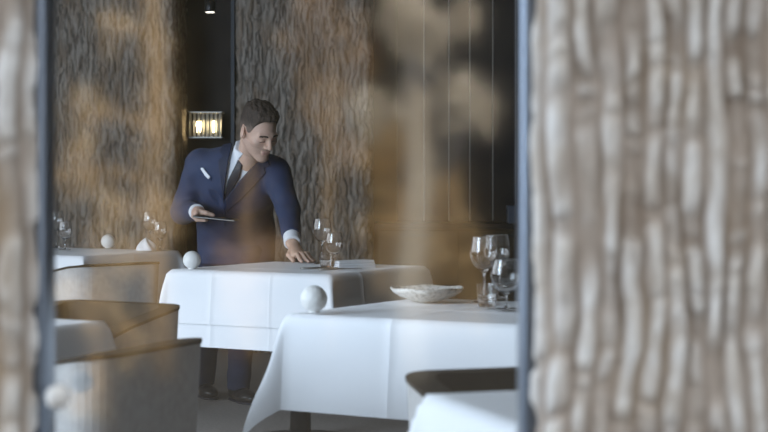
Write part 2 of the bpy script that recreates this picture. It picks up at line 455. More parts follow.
table(F5, THETA, 'far square pedestal table in front of the bark wall panel', 0.27, (0.0,), 0.22, seed=9,
      clabel='white cloth on the far left table by the bark wall')
# the nearest table, bottom right, turned differently
t3 = math.atan2(-0.31, 0.95)
L3 = np.array([0.075, 3.04]); e_b = np.array([0.95, 0.31])/np.hypot(.95, .31); e_f = np.array([0.31, -0.95])/np.hypot(.31, .95)
F3 = L3+TA*e_f
c3 = L3+TA/2*e_b+TA/2*e_f
def table_at(cx, cy, rz, label, clabel, drop, seed):
    th = -rz; c, s = math.cos(th), math.sin(th)
    return table((cx-TA/2*(-c+s), cy-TA/2*(s+c)), th, label, drop, (), 0.22, seed=seed, clabel=clabel)
table_at(c3[0], c3[1], math.atan2(0.31, 0.95), 'nearest square pedestal table, cut off at the bottom right', 'white cloth corner nearest to the glass at the bottom right', 0.27, 12)

# ------------------------------------------------------------------ tub chairs
def make_chair():
    t = thing('tub_chair', '', 'chair', group='tub chairs with dark lining')
    W, D, R = 0.50, 0.47, 0.09
    hw = W/2
    # plan path, open front at +y: from the right arm front round the back (-y) to the left arm front
    path = [(hw, D/2, 1, 0), (hw, 0.05, 1, 0), (hw, -D/2+R, 1, 0)]
    for k in range(1, 9):
        a = -PI/2*k/8; path.append((hw-R+R*math.cos(a), -D/2+R+R*math.sin(a), math.cos(a), math.sin(a)))
    for k in range(0, 9):
        a = -PI/2-PI/2*k/8; path.append((-hw+R+R*math.cos(a), -D/2+R+R*math.sin(a), math.cos(a), math.sin(a)))
    path += [(-hw, 0.05, -1, 0), (-hw, D/2, -1, 0)]
    def ztop(y): return 0.725-0.09*max(0.0, (y+D/2)/D)**1.5
    def wall(o_out, o_in, z0, dz, name, m, zb=None):
        v, f = [], []
        for (x, y, nx, ny) in path:
            zt = ztop(y)+dz; zl = z0 if zb is None else ztop(y)+zb
            for off, z in ((o_out, zl), (o_out, zt), (o_in, zt), (o_in, zl)):
                lean = 0.05*(z-0.72)*(1 if y < -D/2+R+0.001 else 0.4)
                v.append((x+nx*(off+lean), y+ny*(off+lean), z))
        n = len(path)
        for i in range(n-1):
            for k in range(4):
                k2 = (k+1) % 4; f.append((i*4+k, i*4+k2, (i+1)*4+k2, (i+1)*4+k))
        f.append((0, 1, 2, 3)); f.append(((n-1)*4+3, (n-1)*4+2, (n-1)*4+1, (n-1)*4))
        o = pyd(name, v, f, m, t, False)
        bm = bmesh.new(); bm.from_mesh(o.data); bmesh.ops.recalc_face_normals(bm, faces=bm.faces); bm.to_mesh(o.data); bm.free()
        return o
    wall(0.0, -0.03, 0.20, -0.002, 'shell', M_shell)
    wall(-0.0305, -0.058, 0.30, -0.002, 'lining', M_lining)
    wall(0.003, -0.060, 0, 0.008, 'top_rim', M_lining, zb=-0.0015)
    bm = box(bmesh.new(), (-hw+0.062, -D/2+0.062, 0.26), (hw-0.062, D/2+0.03, 0.44), 0.025)
    obj('seat_cushion', bm, M_lining, t)
    boxo('seat_frame', (-hw+0.032, -D/2+0.032, 0.2), (hw-0.032, D/2, 0.258), M_shell, t, 0.006)
    for sx in (-1, 1):
        for sy in (-1, 1):
            v, f = tube([(sx*(hw-0.055), sy*(D/2-0.055), 0.21), (sx*(hw-0.035), sy*(D/2-0.035), 0.0)], [0.02, 0.012], 8)
            pyd('leg', v, f, M_wood, t, False)
    return t
chair0 = make_chair(); first = [True]
def place_chair(x, y, back_dir, label):
    """back_dir = direction the outside of the backrest faces"""
    c = chair0 if first[0] else copy_tree(chair0); first[0] = False
    c.location = (x, y, 0); c.rotation_euler = (0, 0, math.atan2(back_dir[1], back_dir[0])+PI/2)
    c['label'] = label
    return c
nR = (0.85, -0.53)
place_chair(-0.73, 4.03, (0.92, -0.39), 'taupe tub chair with dark rim, biggest chair at lower left, seen from behind')
c_near = place_chair(0.335, 3.50, (-0.31, 0.95), 'tub chair at lower right with dark lining showing, behind the nearest white cloth')
c_near.scale = (1, 1, 0.965)
place_chair(-0.93, 5.16, (0.50, 0.865), 'tub chair with dark olive lining just behind the near left table')
place_chair(-1.36, 7.95, (0.72, -0.69), 'small tub chair at the far left table by the bark wall')

# ------------------------------------------------------------------ tableware
GP = [(0.0, 0.0), (0.036, 0.0), (0.037, 0.002), (0.030, 0.004), (0.008, 0.007), (0.0042, 0.014), (0.0036, 0.055), (0.0042, 0.088), (0.010, 0.096),
      (0.026, 0.108), (0.039, 0.128), (0.043, 0.148), (0.041, 0.172), (0.0372, 0.194), (0.0358, 0.2008), (0.0355, 0.2018), (0.0350, 0.2021), (0.0345, 0.2018), (0.0344, 0.2008), (0.0360, 0.194),
      (0.0395, 0.172), (0.0415, 0.148), (0.0375, 0.130), (0.025, 0.111), (0.010, 0.100), (0.0, 0.098)]
def make_glass(k=1.0, stem=1.0, wide=1.0):
    prof = []
    for r, z in GP:
        z2 = z*stem if z < 0.09 else 0.09*stem+(z-0.09)
        prof.append((r*k*(wide if z > 0.09 else 1), z2*k))
    return lathe(prof, 32)
def wine_glass(px, py, Y, label, k=1.0, stem=1.0, wide=1.0, name='wine_glass'):
    v, f = make_glass(k, stem, wide)
    o = pyd(name, v, f, M_glass)
    p = P(px, py, Y); o.location = (p[0], Y, TH+0.004)
    return tag(o, label, 'wine glass', 'stemmed glasses on the tables')
wine_glass(484, 0, 5.20, 'tall wine glass on the left of the glasses beside the speckled dish')
wine_glass(497, 0, 5.38, 'tall wine glass at the back of the glasses beside the speckled dish')
wine_glass(506, 0, 4.95, 'low stemmed glass in front of the glasses near the right frame', 0.95, 0.45, 1.1)
wine_glass(322, 0, 7.60, 'tall wine glass next to the person\'s hand on the table')
wine_glass(334, 0, 7.40, 'shorter wine glass in front of the tall one by the folded napkin', 0.92, 0.5)
wine_glass(56, 0, 9.30, 'leftmost wine glass on the far table by the bark wall', 1.0)
wine_glass(65, 0, 9.10, 'second wine glass from the left on the far table', 0.9, 0.6)
wine_glass(150, 0, 9.16, 'tall wine glass at the right end of the far table', 1.0)
wine_glass(160, 0, 9.10, 'low wine glass at the right end of the far table, nearest to the person', 0.9, 0.6)

def ball(px, Y, label, d=0.076):
    """a round ceramic bud vase: globe with a small foot ring and a pinhole mouth"""
    r = d/2; prof = [(0, 0), (0.016, 0), (0.017, 0.002)]
    for k in range(3, 24):
        a = -PI/2+PI*k/24; prof.append((r*math.cos(a), r+r*math.sin(a)))
    prof += [(0.004, 2*r-0.001), (0.003, 2*r-0.006), (0, 2*r-0.006)]
    v, f = lathe(prof, 28)
    o = pyd('ceramic_globe', v, f, M_ball); p = P(px, 0, Y); o.location = (p[0], Y, TH+0.003)
    return tag(o, label, 'ornament', 'white globes on the tables')
ball(192, 7.16, 'white ceramic globe at the left corner of the table the person leans on')
ball(314, 4.84, 'white ceramic globe at the left corner of the middle right table')
ball(108, 9.30, 'small white ceramic globe on the far left table')

def napkin_bundle(px, Y):
    """a loosely gathered napkin"""
    v, f = [], []; n = 24; m = 9
    for i in range(m):
        t = i/(m-1)
        for k in range(n):
            a = 2*PI*k/n
            r = (0.046*math.cos(t*PI/2)**0.7)*(1+0.22*math.sin(5*a+3*t)*(0.4+t))+0.002
            v.append((r*math.cos(a)*1.1, r*math.sin(a), 0.062*t+0.006*math.sin(3*a)*t))
    for i in range(m-1):
        for k in range(n): f.append((i*n+k, i*n+(k+1) % n, (i+1)*n+(k+1) % n, (i+1)*n+k))
    f.append(tuple(range((m-1)*n, m*n)))
    o = pyd('gathered_napkin', v, f, M_cloth); p = P(px, 0, Y); o.location = (p[0], Y, TH+0.003)
    tag(o, 'gathered white napkin near the glasses on the far table', 'napkin')
napkin_bundle(146, 9.02)

# speckled shallow dish
prof = [(0, 0), (0.045, 0), (0.05, 0.004), (0.085, 0.018), (0.108, 0.036), (0.114, 0.048), (0.110, 0.051), (0.103, 0.042), (0.08, 0.024), (0.045, 0.012), (0, 0.010)]
v, f = lathe(prof, 48)
v = [(x*(1+0.03*math.sin(3*math.atan2(y, x))), y*(1+0.03*math.sin(3*math.atan2(y, x))), z*(1+0.05*math.sin(5*math.atan2(y, x)))) for x, y, z in v]
dish = pyd('stoneware_dish', v, f, M_dish); p = P(427, 0, 5.28); dish.scale = (1, 1, 0.85); dish.location = (p[0], 5.28, TH+0.003)
tag(dish, 'shallow speckled grey-white stoneware dish at the far corner of the table', 'dish')

# folded napkin and cutlery where the person works
nap = thing('folded_napkin', 'white folded napkin lying beside the glasses the person sets out', 'napkin', (*P(352, 0, 7.28)[:2], TH+0.003), 0.62)
for k, (w_, d_, z_) in enumerate(((0.19, 0.085, 0.0), (0.187, 0.08, 0.0105), (0.182, 0.076, 0.021))):
    boxo('fold', (-w_/2, -d_/2, z_+0.0003), (w_/2, d_/2, z_+0.0102), M_cloth, nap, 0.003)
def cutlery(name, px, Y, rz, label, L=0.2, tines=False):
    t = thing(name, label, 'cutlery', (*P(px, 0, Y)[:2], TH+0.0045), rz)
    v, f = tube([(-L/2, 0, 0.004), (-L*0.2, 0, 0.004), (L*0.12, 0, 0.005)], [0.0055, 0.004, 0.003], 8); pyd('handle', v, f, M_steel, t)
    if tines:
        boxo('fork_head', (L*0.1, -0.011, 0.003), (L*0.28, 0.011, 0.006), M_steel, t, 0.001)
        for k in range(4): boxo('tine', (L*0.28, -0.0105+k*0.0065, 0.003), (L*0.5, -0.0075+k*0.0065, 0.0055), M_steel, t)
    else:
        boxo('blade', (L*0.1, -0.009, 0.002), (L*0.5, 0.009, 0.0045), M_steel, t, 0.001)
    return t
cutlery('table_knife', 322, 7.16, 0.55, 'steel table knife left of the folded napkin')
cutlery('table_fork', 340, 7.06, 0.55, 'steel table fork in front of the folded napkin', tines=True)

# ------------------------------------------------------------------ background furniture
sb = thing('sideboard', 'long dark sideboard along the dark panelled wall', 'sideboard', (0.82, 11.12, 0))
boxo('top', (-0.88, -0.26, 0.80), (1.2, 0.26, 0.835), M_darkwall, sb, 0.004)
boxo('carcass', (-0.86, -0.22, 0.08), (1.18, 0.24, 0.799), M_lining, sb)
for k in range(4):
    d_ = boxo('door', (-0.85+k*0.507, -0.24, 0.10), (-0.85+k*0.507+0.5, -0.2201, 0.79), M_lining, sb, 0.003)
    boxo('handle', (-0.85+k*0.507+0.15, -0.252, 0.755), (-0.85+k*0.507+0.35, -0.2401, 0.765), M_darkmetal, d_)
for sx in (-0.8, 1.1):
    for sy in (-0.17, 0.19): boxo('leg', (sx-0.02, sy-0.02, 0), (sx+0.02, sy+0.02, 0.079), M_darkmetal, sb)
M_slate = mat('slate_blue_lacquer', (0.07, 0.085, 0.12), 0.4)
mb = thing('storage_box', 'slate blue box on the dark sideboard beside the window frame', 'box', (0.90, 11.0, 0.836))
boxo('body', (-0.10, -0.08, 0), (0.10, 0.08, 0.085), M_slate, mb, 0.004)
boxo('lid', (-0.104, -0.084, 0.0855), (0.104, 0.084, 0.112), M_slate, mb, 0.004)

# crystal wall lamp on the dark wall behind the person's shoulder
M_opal = mat('lit_warm_bulb', (1, 0.9, 0.7), 0.4, emit=(1.0, 0.78, 0.42), estr=22.0)
M_crod = mat('cut_crystal_rod', (0.95, 0.95, 0.93), 0.4, trans=0.8, ior=1.5)
lp = P(206, 125, 11.5)
lamp = thing('crystal_wall_lamp', 'small crystal rod wall lamp glowing above the person\'s shoulder', 'wall lamp', (lp[0], 11.5, lp[2]))
boxo('back_plate', (-0.09, 0.10, -0.09), (0.09, 0.249, 0.09), M_darkmetal, lamp, 0.004)
boxo('bottom_plate', (-0.115, -0.07, -0.09), (0.115, 0.0995, -0.08), M_steel, lamp, 0.002)
boxo('top_plate', (-0.115, -0.07, 0.08), (0.115, 0.0995, 0.088), M_steel, lamp, 0.002)
for k in range(8):
    x = -0.10+k*0.2/7; v, f = tube([(x, -0.05, -0.0795), (x, -0.05, 0.0), (x, -0.05, 0.0795)], [0.009, 0.0105, 0.009], 6)
    pyd('crystal_rod', v, f, M_crod, lamp, False)
for k in (-1, 1):
    v, f = lathe([(0, -0.03), (0.012, -0.028), (0.014, 0), (0.02, 0.02), (0.014, 0.045), (0, 0.05)], 12)
    b_ = pyd('bulb', v, f, M_opal, lamp); b_.location = (k*0.05, 0.02, -0.02)
# small ceiling-hung spot in the dark niche
sp = P(210, 12, 10.9)
spot = thing('spotlight', 'tiny lit spotlight at the top of the dark niche', 'spotlight', (sp[0], 10.9, sp[2]))
v, f = lathe([(0, 0.0), (0.03, 0), (0.034, 0.01), (0.034, 0.10), (0.0, 0.10)], 18); pyd('housing', v, f, M_darkmetal, spot)
v, f = tube([(0, 0, 0.1), (0, 0, ZC-sp[2])], [0.006, 0.006], 8); pyd('stem', v, f, M_darkmetal, spot)
M_lens = mat('lit_spot_lens', (1, 1, 1), 0.4, emit=(1.0, 0.93, 0.8), estr=3.0)
v, f = lathe([(0, -0.006), (0.028, -0.004), (0.029, -0.0005), (0, -0.0005)], 18); pyd('lens', v, f, M_lens, spot)
# round white knob on the left frame
kb = thing('door_knob', 'round white knob on the left window frame', 'door knob', (*P(61, 395, 2.11)[:2], P(61, 395, 2.11)[2]))
v, f = lathe([(0, 0), (0.0075, 0), (0.007, 0.010), (0.010, 0.014), (0.0150, 0.019), (0.0150, 0.024), (0.011, 0.028), (0, 0.029)], 24)
k_ = pyd('knob', v, f, M_ball, kb); k_.rotation_euler = (PI/2, 0, 0)
v, f = lathe([(0, -0.004), (0.011, -0.004), (0.011, -0.0005), (0, -0.0005)], 20)
k_ = pyd('rose', v, f, M_steel, kb); k_.rotation_euler = (PI/2, 0, 0)

# low tumblers among the stemmed glasses
def tumbler(px, Y, label, k=1.0):
    v, f = lathe([(0, 0), (0.030*k, 0), (0.033*k, 0.004), (0.037*k, 0.045*k), (0.038*k, 0.085*k), (0.0362*k, 0.085*k), (0.0345*k, 0.045*k), (0.030*k, 0.012), (0, 0.011)], 14)
    o = pyd('water_tumbler', v, f, M_glass, None, False); o.location = (P(px, 0, Y)[0], Y, TH+0.004)
    return tag(o, label, 'tumbler', 'water tumblers')
tumbler(487, 5.03, 'low faceted water tumbler in front of the glasses beside the speckled dish', 0.8)
tumbler(326, 7.22, 'low faceted water tumbler between the wine glasses and the folded napkin', 0.75)

# ------------------------------------------------------------------ implicit surfaces for the figure
def smin(a, b, k):
    h = np.clip(0.5+0.5*(b-a)/k, 0, 1); return b*(1-h)+a*h-k*h*(1-h)
def smax(a, b, k): return -smin(-a, -b, k)
def cone(p, a, b, r1, r2):
    a = np.asarray(a, float); b = np.asarray(b, float); ab = b-a
    t = np.clip(((p-a)@ab)/(ab@ab), 0, 1)
    return np.linalg.norm(p-a-t[..., None]*ab, axis=-1)-(r1+(r2-r1)*t)
def ell(p, c, r, rot=None):
    q = p-np.asarray(c, float)
    if rot is not None: q = q@rot
    r = np.asarray(r, float)
    k0 = np.linalg.norm(q/r, axis=-1); k1 = np.linalg.norm(q/(r*r), axis=-1)
    return k0*(k0-1)/np.maximum(k1, 1e-9)
def fcone(p, a, b, r1, r2, flat_dir, flat):
    """tapered capsule flattened along flat_dir by the factor flat (<1)"""
    n = np.asarray(flat_dir, float); n = n/np.linalg.norm(n)
    a = np.asarray(a, float); b = np.asarray(b, float)
    def st(q): return q+((q-a)@n)[..., None]*n*(1/flat-1)
    return cone(st(p), a, st(b), r1, r2)*flat**0.5
def surf(fn, lo, hi, h):
    lo = np.asarray(lo, float); hi = np.asarray(hi, float)
    n = np.ceil((hi-lo)/h).astype(int)+1
    g = np.stack(np.meshgrid(*[lo[i]+h*np.arange(n[i]) for i in range(3)], indexing='ij'), -1)
    Fd = np.empty(g.shape[:3])
    for i in range(0, n[0], 16): Fd[i:i+16] = fn(g[i:i+16])
    ins = Fd < 0
    nc = n-1; cnt = np.zeros(nc); acc = np.zeros((*nc, 3))
    sl = lambda d: tuple(slice(d[i], d[i]+nc[i]) for i in range(3))
    base = np.stack(np.meshgrid(*[np.arange(q) for q in nc], indexing='ij'), -1).astype(float)
    for axx in range(3):
        o1, o2 = [q for q in range(3) if q != axx]
        for b1 in (0, 1):
            for b2 in (0, 1):
                d0 = [0, 0, 0]; d0[o1] = b1; d0[o2] = b2; d1 = list(d0); d1[axx] = 1
                f0 = Fd[sl(d0)]; f1 = Fd[sl(d1)]; cr = (f0 < 0) != (f1 < 0)
                t = np.where(cr, f0/np.where(cr, f0-f1, 1), 0)
                q = np.zeros((*nc, 3)); q[..., o1] = b1; q[..., o2] = b2; q[..., axx] = t
                acc += np.where(cr[..., None], q, 0); cnt += cr
    act = cnt > 0
    idx = -np.ones(nc, int); idx[act] = np.arange(act.sum())
    v = lo+h*(base[act]+acc[act]/cnt[act][:, None])
    fs = []
    for axx in range(3):
        o1, o2 = (axx+1) % 3, (axx+2) % 3
        a = [slice(None)]*3; b = [slice(None)]*3
        a[axx] = slice(0, -1); b[axx] = slice(1, None)
        A = ins[tuple(a)]; B = ins[tuple(b)]
        w_ = np.argwhere(A != B)
        w_ = w_[(w_[:, o1] > 0) & (w_[:, o2] > 0) & (w_[:, o1] < nc[o1]) & (w_[:, o2] < nc[o2])]
        if len(w_) == 0: continue
        e1 = np.zeros(3, int); e1[o1] = 1; e2 = np.zeros(3, int); e2[o2] = 1
        q = np.stack([idx[tuple((w_-e1-e2).T)], idx[tuple((w_-e2).T)], idx[tuple(w_.T)], idx[tuple((w_-e1).T)]], -1)
        fl = ~A[tuple(w_.T)]
        q[fl] = q[fl][:, ::-1]
        fs.append(q)
    f = np.concatenate(fs); f = f[(f >= 0).all(1)]
    return v, f
def mesh_np(name, parts, mats, parent=None):
    """parts: list of (verts, quads, material indices or an int)"""
    vs, fs, ms, o = [], [], [], 0
    for v, f, m in parts:
        vs.append(v); fs.append(f+o); ms.append(np.full(len(f), m) if np.isscalar(m) else m); o += len(v)
    v = np.concatenate(vs); f = np.concatenate(fs); mi = np.concatenate(ms).astype(np.int32)
    me = bpy.data.meshes.new(name)
    me.vertices.add(len(v)); me.vertices.foreach_set('co', v.ravel())
    me.loops.add(f.size); me.loops.foreach_set('vertex_index', f.ravel().astype(np.int32))
    me.polygons.add(len(f)); me.polygons.foreach_set('loop_start', np.arange(0, f.size, 4, dtype=np.int32))
    for m in mats: me.materials.append(m)
    me.polygons.foreach_set('material_index', mi); me.polygons.foreach_set('use_smooth', [True]*len(f))
    me.update(calc_edges=True)
    o_ = bpy.data.objects.new(name, me); C.objects.link(o_)
    if parent is not None: o_.parent = parent
    return o_
def poly_dist(p, poly):
    """signed distance in metres from points to a closed outline drawn on the front of the jacket"""
    Yv = p[..., 1]; x = 384+p[..., 0]*FPX/Yv; y = 179-(p[..., 2]-HC)*FPX/Yv
    d2 = np.full(x.shape, 1e9); inside = np.zeros(x.shape, bool); n = len(poly)
    for i in range(n):
        x0, y0 = poly[i]; x1, y1 = poly[(i+1) % n]
        ex, ey = x1-x0, y1-y0
        t = np.clip(((x-x0)*ex+(y-y0)*ey)/(ex*ex+ey*ey), 0, 1)
        d2 = np.minimum(d2, (x-x0-t*ex)**2+(y-y0-t*ey)**2)
        c = ((y0 > y) != (y1 > y)) & (x < (x1-x0)*(y-y0)/((y1-y0) if y1 != y0 else 1e-9)+x0)
        inside ^= c
    return np.where(inside, -1, 1)*np.sqrt(d2)*Yv/FPX

# ------------------------------------------------------------------ the person
# joints
PV = P(236, 228, 8.47); WA = P(236, 205, 8.34); CH = P(238, 184, 8.20); NB = P(245, 160, 8.10)
SR = P(200, 165, 8.20); SL = P(275, 172, 8.13)
ER = P(184, 211, 8.30); WR = P(199, 212, 8.04)
EL = P(288, 208, 8.00); WL = P(292.5, 244, 7.76)
HR = P(221, 228, 8.50); HL = P(249, 229, 8.46)
AR = P(203, 388, 8.80); AL = P(238, 394, 8.60)
KR = P(209, 305, 8.58); KL = P(243, 308, 8.44)
fwd = np.array([0.0, -0.72, -0.69]); fwd = np.array([0.05, -1, -0.55]); fwd /= np.linalg.norm(fwd)   # chest normal

def torso(p, g=0.0):
    d = fcone(p, PV, WA, 0.180+g, 0.172+g, fwd, 0.70)
    d = smin(d, fcone(p, WA, CH, 0.172+g, 0.195+g, fwd, 0.68), 0.05)
    d = smin(d, cone(p, SR+[0.02, 0, -0.01], SL+[-0.02, 0, -0.01], 0.070+g, 0.070+g), 0.07)
    d = smin(d, cone(p, NB+[0, 0.02, -0.03], (SR+SL)/2+[0, 0, -0.03], 0.085+g, 0.10+g), 0.06)
    d = smin(d, cone(p, NB+[-0.02, 0.03, 0.0], SR+[0.03, 0.0, 0.015], 0.055+g, 0.055+g), 0.04)
    d = smin(d, cone(p, NB+[0.02, 0.03, -0.005], SL+[-0.03, 0.0, 0.01], 0.05+g, 0.055+g), 0.04)
    return d
HEMC = PV+np.array([0.0, 0.03, -0.20])
def sleeves(p, g=0.0):
    d = cone(p, SR, ER, 0.074+g, 0.060+g)
    d2 = cone(p, ER, WR+(ER-WR)*0.16, 0.060+g, 0.043+g)
    d = smin(d, d2, 0.025)
    e = cone(p, SL, EL, 0.074+g, 0.056+g)
    e = smin(e, cone(p, EL, WL+(EL-WL)*0.10, 0.056+g, 0.042+g), 0.025)
    return np.minimum(d, e)
def wrinkle(p):
    x, y, z = p[..., 0], p[..., 1], p[..., 2]
    n = vnoise(x*16+z*9+40, z*24-x*7+40)-0.5
    dr = np.minimum(np.linalg.norm(p-ER, axis=-1), np.linalg.norm(p-EL, axis=-1))
    return n*(0.006+0.010*np.exp(-(dr/0.09)**2))
V_OPEN = [(232, 118), (237, 128), (233, 140), (228.5, 160), (225.5, 182), (224.5, 200), (230, 193), (240, 180), (251, 168), (262, 158), (266, 140), (255, 118)]
def jacket_raw(p, g=0.0):
    d = torso(p, g)
    d = smin(d, fcone(p, PV, HEMC, 0.182+g, 0.196+g, np.array([0.05, -1, -0.15]), 0.66), 0.05)
    return smin(d, sleeves(p, g), 0.03)
def jacket(p, g=0.0):
    d = jacket_raw(p, g)-wrinkle(p)
    d = np.maximum(d, (HEMC[2]+0.02)-p[..., 2])
    for E_, W_, off in ((ER, WR, -0.050), (EL, WL, -0.058)):        # sleeves end flat above the cuffs
        u_ = (W_-E_)/np.linalg.norm(W_-E_); near = np.linalg.norm(p-W_, axis=-1) < 0.13
        d = np.where(near, np.maximum(d, ((p-W_)@u_)-off), d)
    return d
def shirt_body(p): return torso(p, -0.013)
def j_open(p):
    d = jacket(p)
    cut = np.maximum(poly_dist(p, V_OPEN), p[..., 1]-(CH[1]+0.02))
    d = np.maximum(d, -cut)
    # neck hole
    nk = cone(p, NB+[0.0, 0.0, -0.02], NB+[0.022, -0.045, 0.11], 0.064, 0.070)
    return np.maximum(d, -nk)
per = thing('person', 'person in navy suit and dark tie leaning over a white-clothed table, holding a tablet', 'person', (*((AR+AL)/2)[:2], 0))
def local(o):
    if o.parent == per: o.matrix_parent_inverse = Matrix.Translation(-Vector(per.location))
    return o
jl = np.minimum.reduce([SR, SL, ER, WR, EL, WL, HEMC, PV])-0.23; jh = np.maximum.reduce([SR, SL, ER, EL, PV, NB])+0.2
jh[2] = NB[2]+0.13
jl = np.maximum(jl, [SR[0]-0.24, WL[1]-0.1, HEMC[2]-0.03])
v, f = surf(j_open, jl, jh, 0.0062)
local(mesh_np('suit_jacket', [(v, f, 0)], [M_navy], per))
jk = [o for o in per.children if o.name.startswith('suit_jacket')][0]

# lapels, collar, breast pocket, button lie on the jacket as their own cloth
def layer(name, base, poly, t, m, parent, h=0.0042, ymax=None, g0=-0.004, round_=0.0):
    xs_ = [q[0] for q in poly]; ys_ = [q[1] for q in poly]
    a = P(min(xs_)-2, max(ys_)+2, 8.1); b = P(max(xs_)+2, min(ys_)-2, 8.1)
    lo = np.array([a[0]-0.01, 7.75, a[2]-0.01]); hi = np.array([b[0]+0.01, ymax or 8.25, b[2]+0.01])
    def fn(p):
        d = base(p)
        return np.maximum(np.maximum(d-t, -(d-g0)), np.maximum(poly_dist(p, poly)+round_, p[..., 1]-(ymax or 8.25)))
    v, f = surf(fn, lo, hi, h)
    if len(f) == 0: return None
    return local(mesh_np(name, [(v, f, 0)], [m], parent))
layer('lapel', jacket, [(236, 127), (230.5, 128), (226, 140), (219, 151), (222.5, 156), (218, 161), (223.5, 205), (225.5, 182), (228.5, 160), (233, 140)], 0.008, M_lapel, jk, ymax=8.2)
layer('lapel', jacket, [(262, 158), (268, 160), (270.5, 166), (264, 168), (266, 173), (245, 196), (226, 213), (224.5, 200), (230, 193), (240, 180), (251, 168)], 0.008, M_lapel, jk, ymax=8.2)
layer('breast_pocket', jacket, [(199, 172), (212, 177), (211, 181), (198, 176)], 0.005, M_navy, jk)
layer('front_edge', jacket, [(223.5, 205), (226, 213), (223, 262), (221, 262)], 0.004, M_navy, jk)
layer('pocket_square', jacket, [(200, 168), (203, 167.5), (210.5, 177), (208.5, 179.5), (205, 176)], 0.010, M_shirt, per)
layer('button', jacket, [(222, 216), (225, 216), (225, 219), (222, 219)], 0.008, M_button, jk, h=0.003)

# shirt: the front in the opening, the collar band and both cuffs
COL_T = NB+np.array([0.024, -0.048, 0.085])
def shirt_fn(p):
    d = np.maximum(shirt_body(p), poly_dist(p, V_OPEN)-0.012)
    d = np.maximum(d, p[..., 1]-(CH[1]+0.03))
    ax = COL_T-NB; L = np.linalg.norm(ax); ax = ax/L
    band = np.maximum(cone(p, NB-ax*0.03, COL_T+ax*0.03, 0.066, 0.064), ((p-NB)@ax)-L*0.62)
    return smin(d, band, 0.012)
lo = np.minimum(NB, CH)-[0.16, 0.22, 0.12]; hi = NB+[0.14, 0.10, 0.12]
v, f = surf(shirt_fn, lo, hi, 0.0048)
sh = local(mesh_np('shirt', [(v, f, 0)], [M_shirt], per))
def cuff(a, b, r, m0, m1, name='cuff'):
    u = (b-a)/np.linalg.norm(b-a)
    fn = lambda p: np.maximum(cone(p, a-u*0.02, b+u*0.06, r, r*0.94), np.maximum(((p-b)@u)-m1, m0-((p-b)@u)))
    v, f = surf(fn, b-0.11, b+0.11, 0.004)
    return local(mesh_np(name, [(v, f, 0)], [M_shirt], sh))
cuff(EL, WL, 0.041, -0.08, -0.006); cuff(ER, WR, 0.039, -0.08, -0.026)
# pointed collar leaves
layer('collar_leaf', lambda p: shirt_fn(p), [(237.5, 131), (242, 139), (244.5, 152), (238.5, 160), (234.5, 149)], 0.007, M_shirt, sh, ymax=8.2)
layer('collar_leaf', lambda p: shirt_fn(p), [(247, 154), (256, 154), (256, 160), (250, 167), (246.5, 160)], 0.007, M_shirt, sh, ymax=8.2)
layer('tie', lambda p: shirt_body(p), [(239.5, 155), (245.5, 154), (246.5, 160), (243.5, 163), (239.5, 178), (232, 192), (226, 204), (224.5, 196), (228, 180), (236, 164), (237.5, 160)], 0.011, M_tie, per, ymax=8.2)
kn = P(242, 158, 8.0)
# trousers and shoes
def trouser_fn(p):
    d = cone(p, HR, KR, 0.098, 0.074); d = smin(d, cone(p, KR, AR, 0.074, 0.056), 0.03)
    e = cone(p, HL, KL, 0.098, 0.074); e = smin(e, cone(p, KL, AL, 0.074, 0.056), 0.03)
    d = smin(d, e, 0.03)
    d = smin(d, fcone(p, PV+[0, 0, 0.02], PV-[0, 0, 0.05], 0.15, 0.15, [0, 1, 0], 0.7), 0.04)
    n = vnoise(p[..., 0]*9+p[..., 2]*5, p[..., 2]*22)-0.5
    d = d-0.008*n
    return np.maximum(d, 0.055-p[..., 2])
lo = np.minimum.reduce([HR, HL, AR, AL, KR, KL])-0.15; hi = np.maximum.reduce([HR, HL, AR, AL, PV])+0.17; lo[2] = 0.02; hi[2] = PV[2]+0.12
v, f = surf(trouser_fn, lo, hi, 0.011); local(mesh_np('trousers', [(v, f, 0)], [M_trouser], per))
def shoe(A, yaw):
    R = np.array([[math.cos(yaw), -math.sin(yaw), 0], [math.sin(yaw), math.cos(yaw), 0], [0, 0, 1]])
    c = np.array([A[0], A[1], 0])
    def fn(p):
        q = (p-c)@R
        d = ell(q, (0, 0.0, 0.045), (0.042, 0.075, 0.05)); d = smin(d, ell(q, (0, -0.11, 0.03), (0.047, 0.105, 0.038)), 0.03)
        d = smin(d, cone(q, (0, 0.01, 0.05), (0, 0.015, 0.09), 0.043, 0.040), 0.02)
        return np.maximum(np.maximum(d, 0.012-q[..., 2]), q[..., 2]-0.10)
    v, f = surf(fn, c+[-0.26, -0.26, 0.0], c+[0.26, 0.2, 0.12], 0.006)
    o = local(mesh_np('shoe', [(v, f, 0)], [M_shoe], per))
    def so(p):
        q = (p-c)@R
        d = smin(ell(q*[1, 1, 0], (0, 0, 0), (0.044, 0.08, 1)), ell(q*[1, 1, 0], (0, -0.11, 0), (0.049, 0.108, 1)), 0.03)
        return np.maximum(np.maximum(d, 0.0015-q[..., 2]), q[..., 2]-0.013)
    v, f = surf(so, c+[-0.26, -0.28, -0.01], c+[0.26, 0.2, 0.03], 0.006)
    local(mesh_np('sole', [(v, f, 0)], [M_tie], o))
shoe(AR, 0.35); shoe(AL, 0.45)

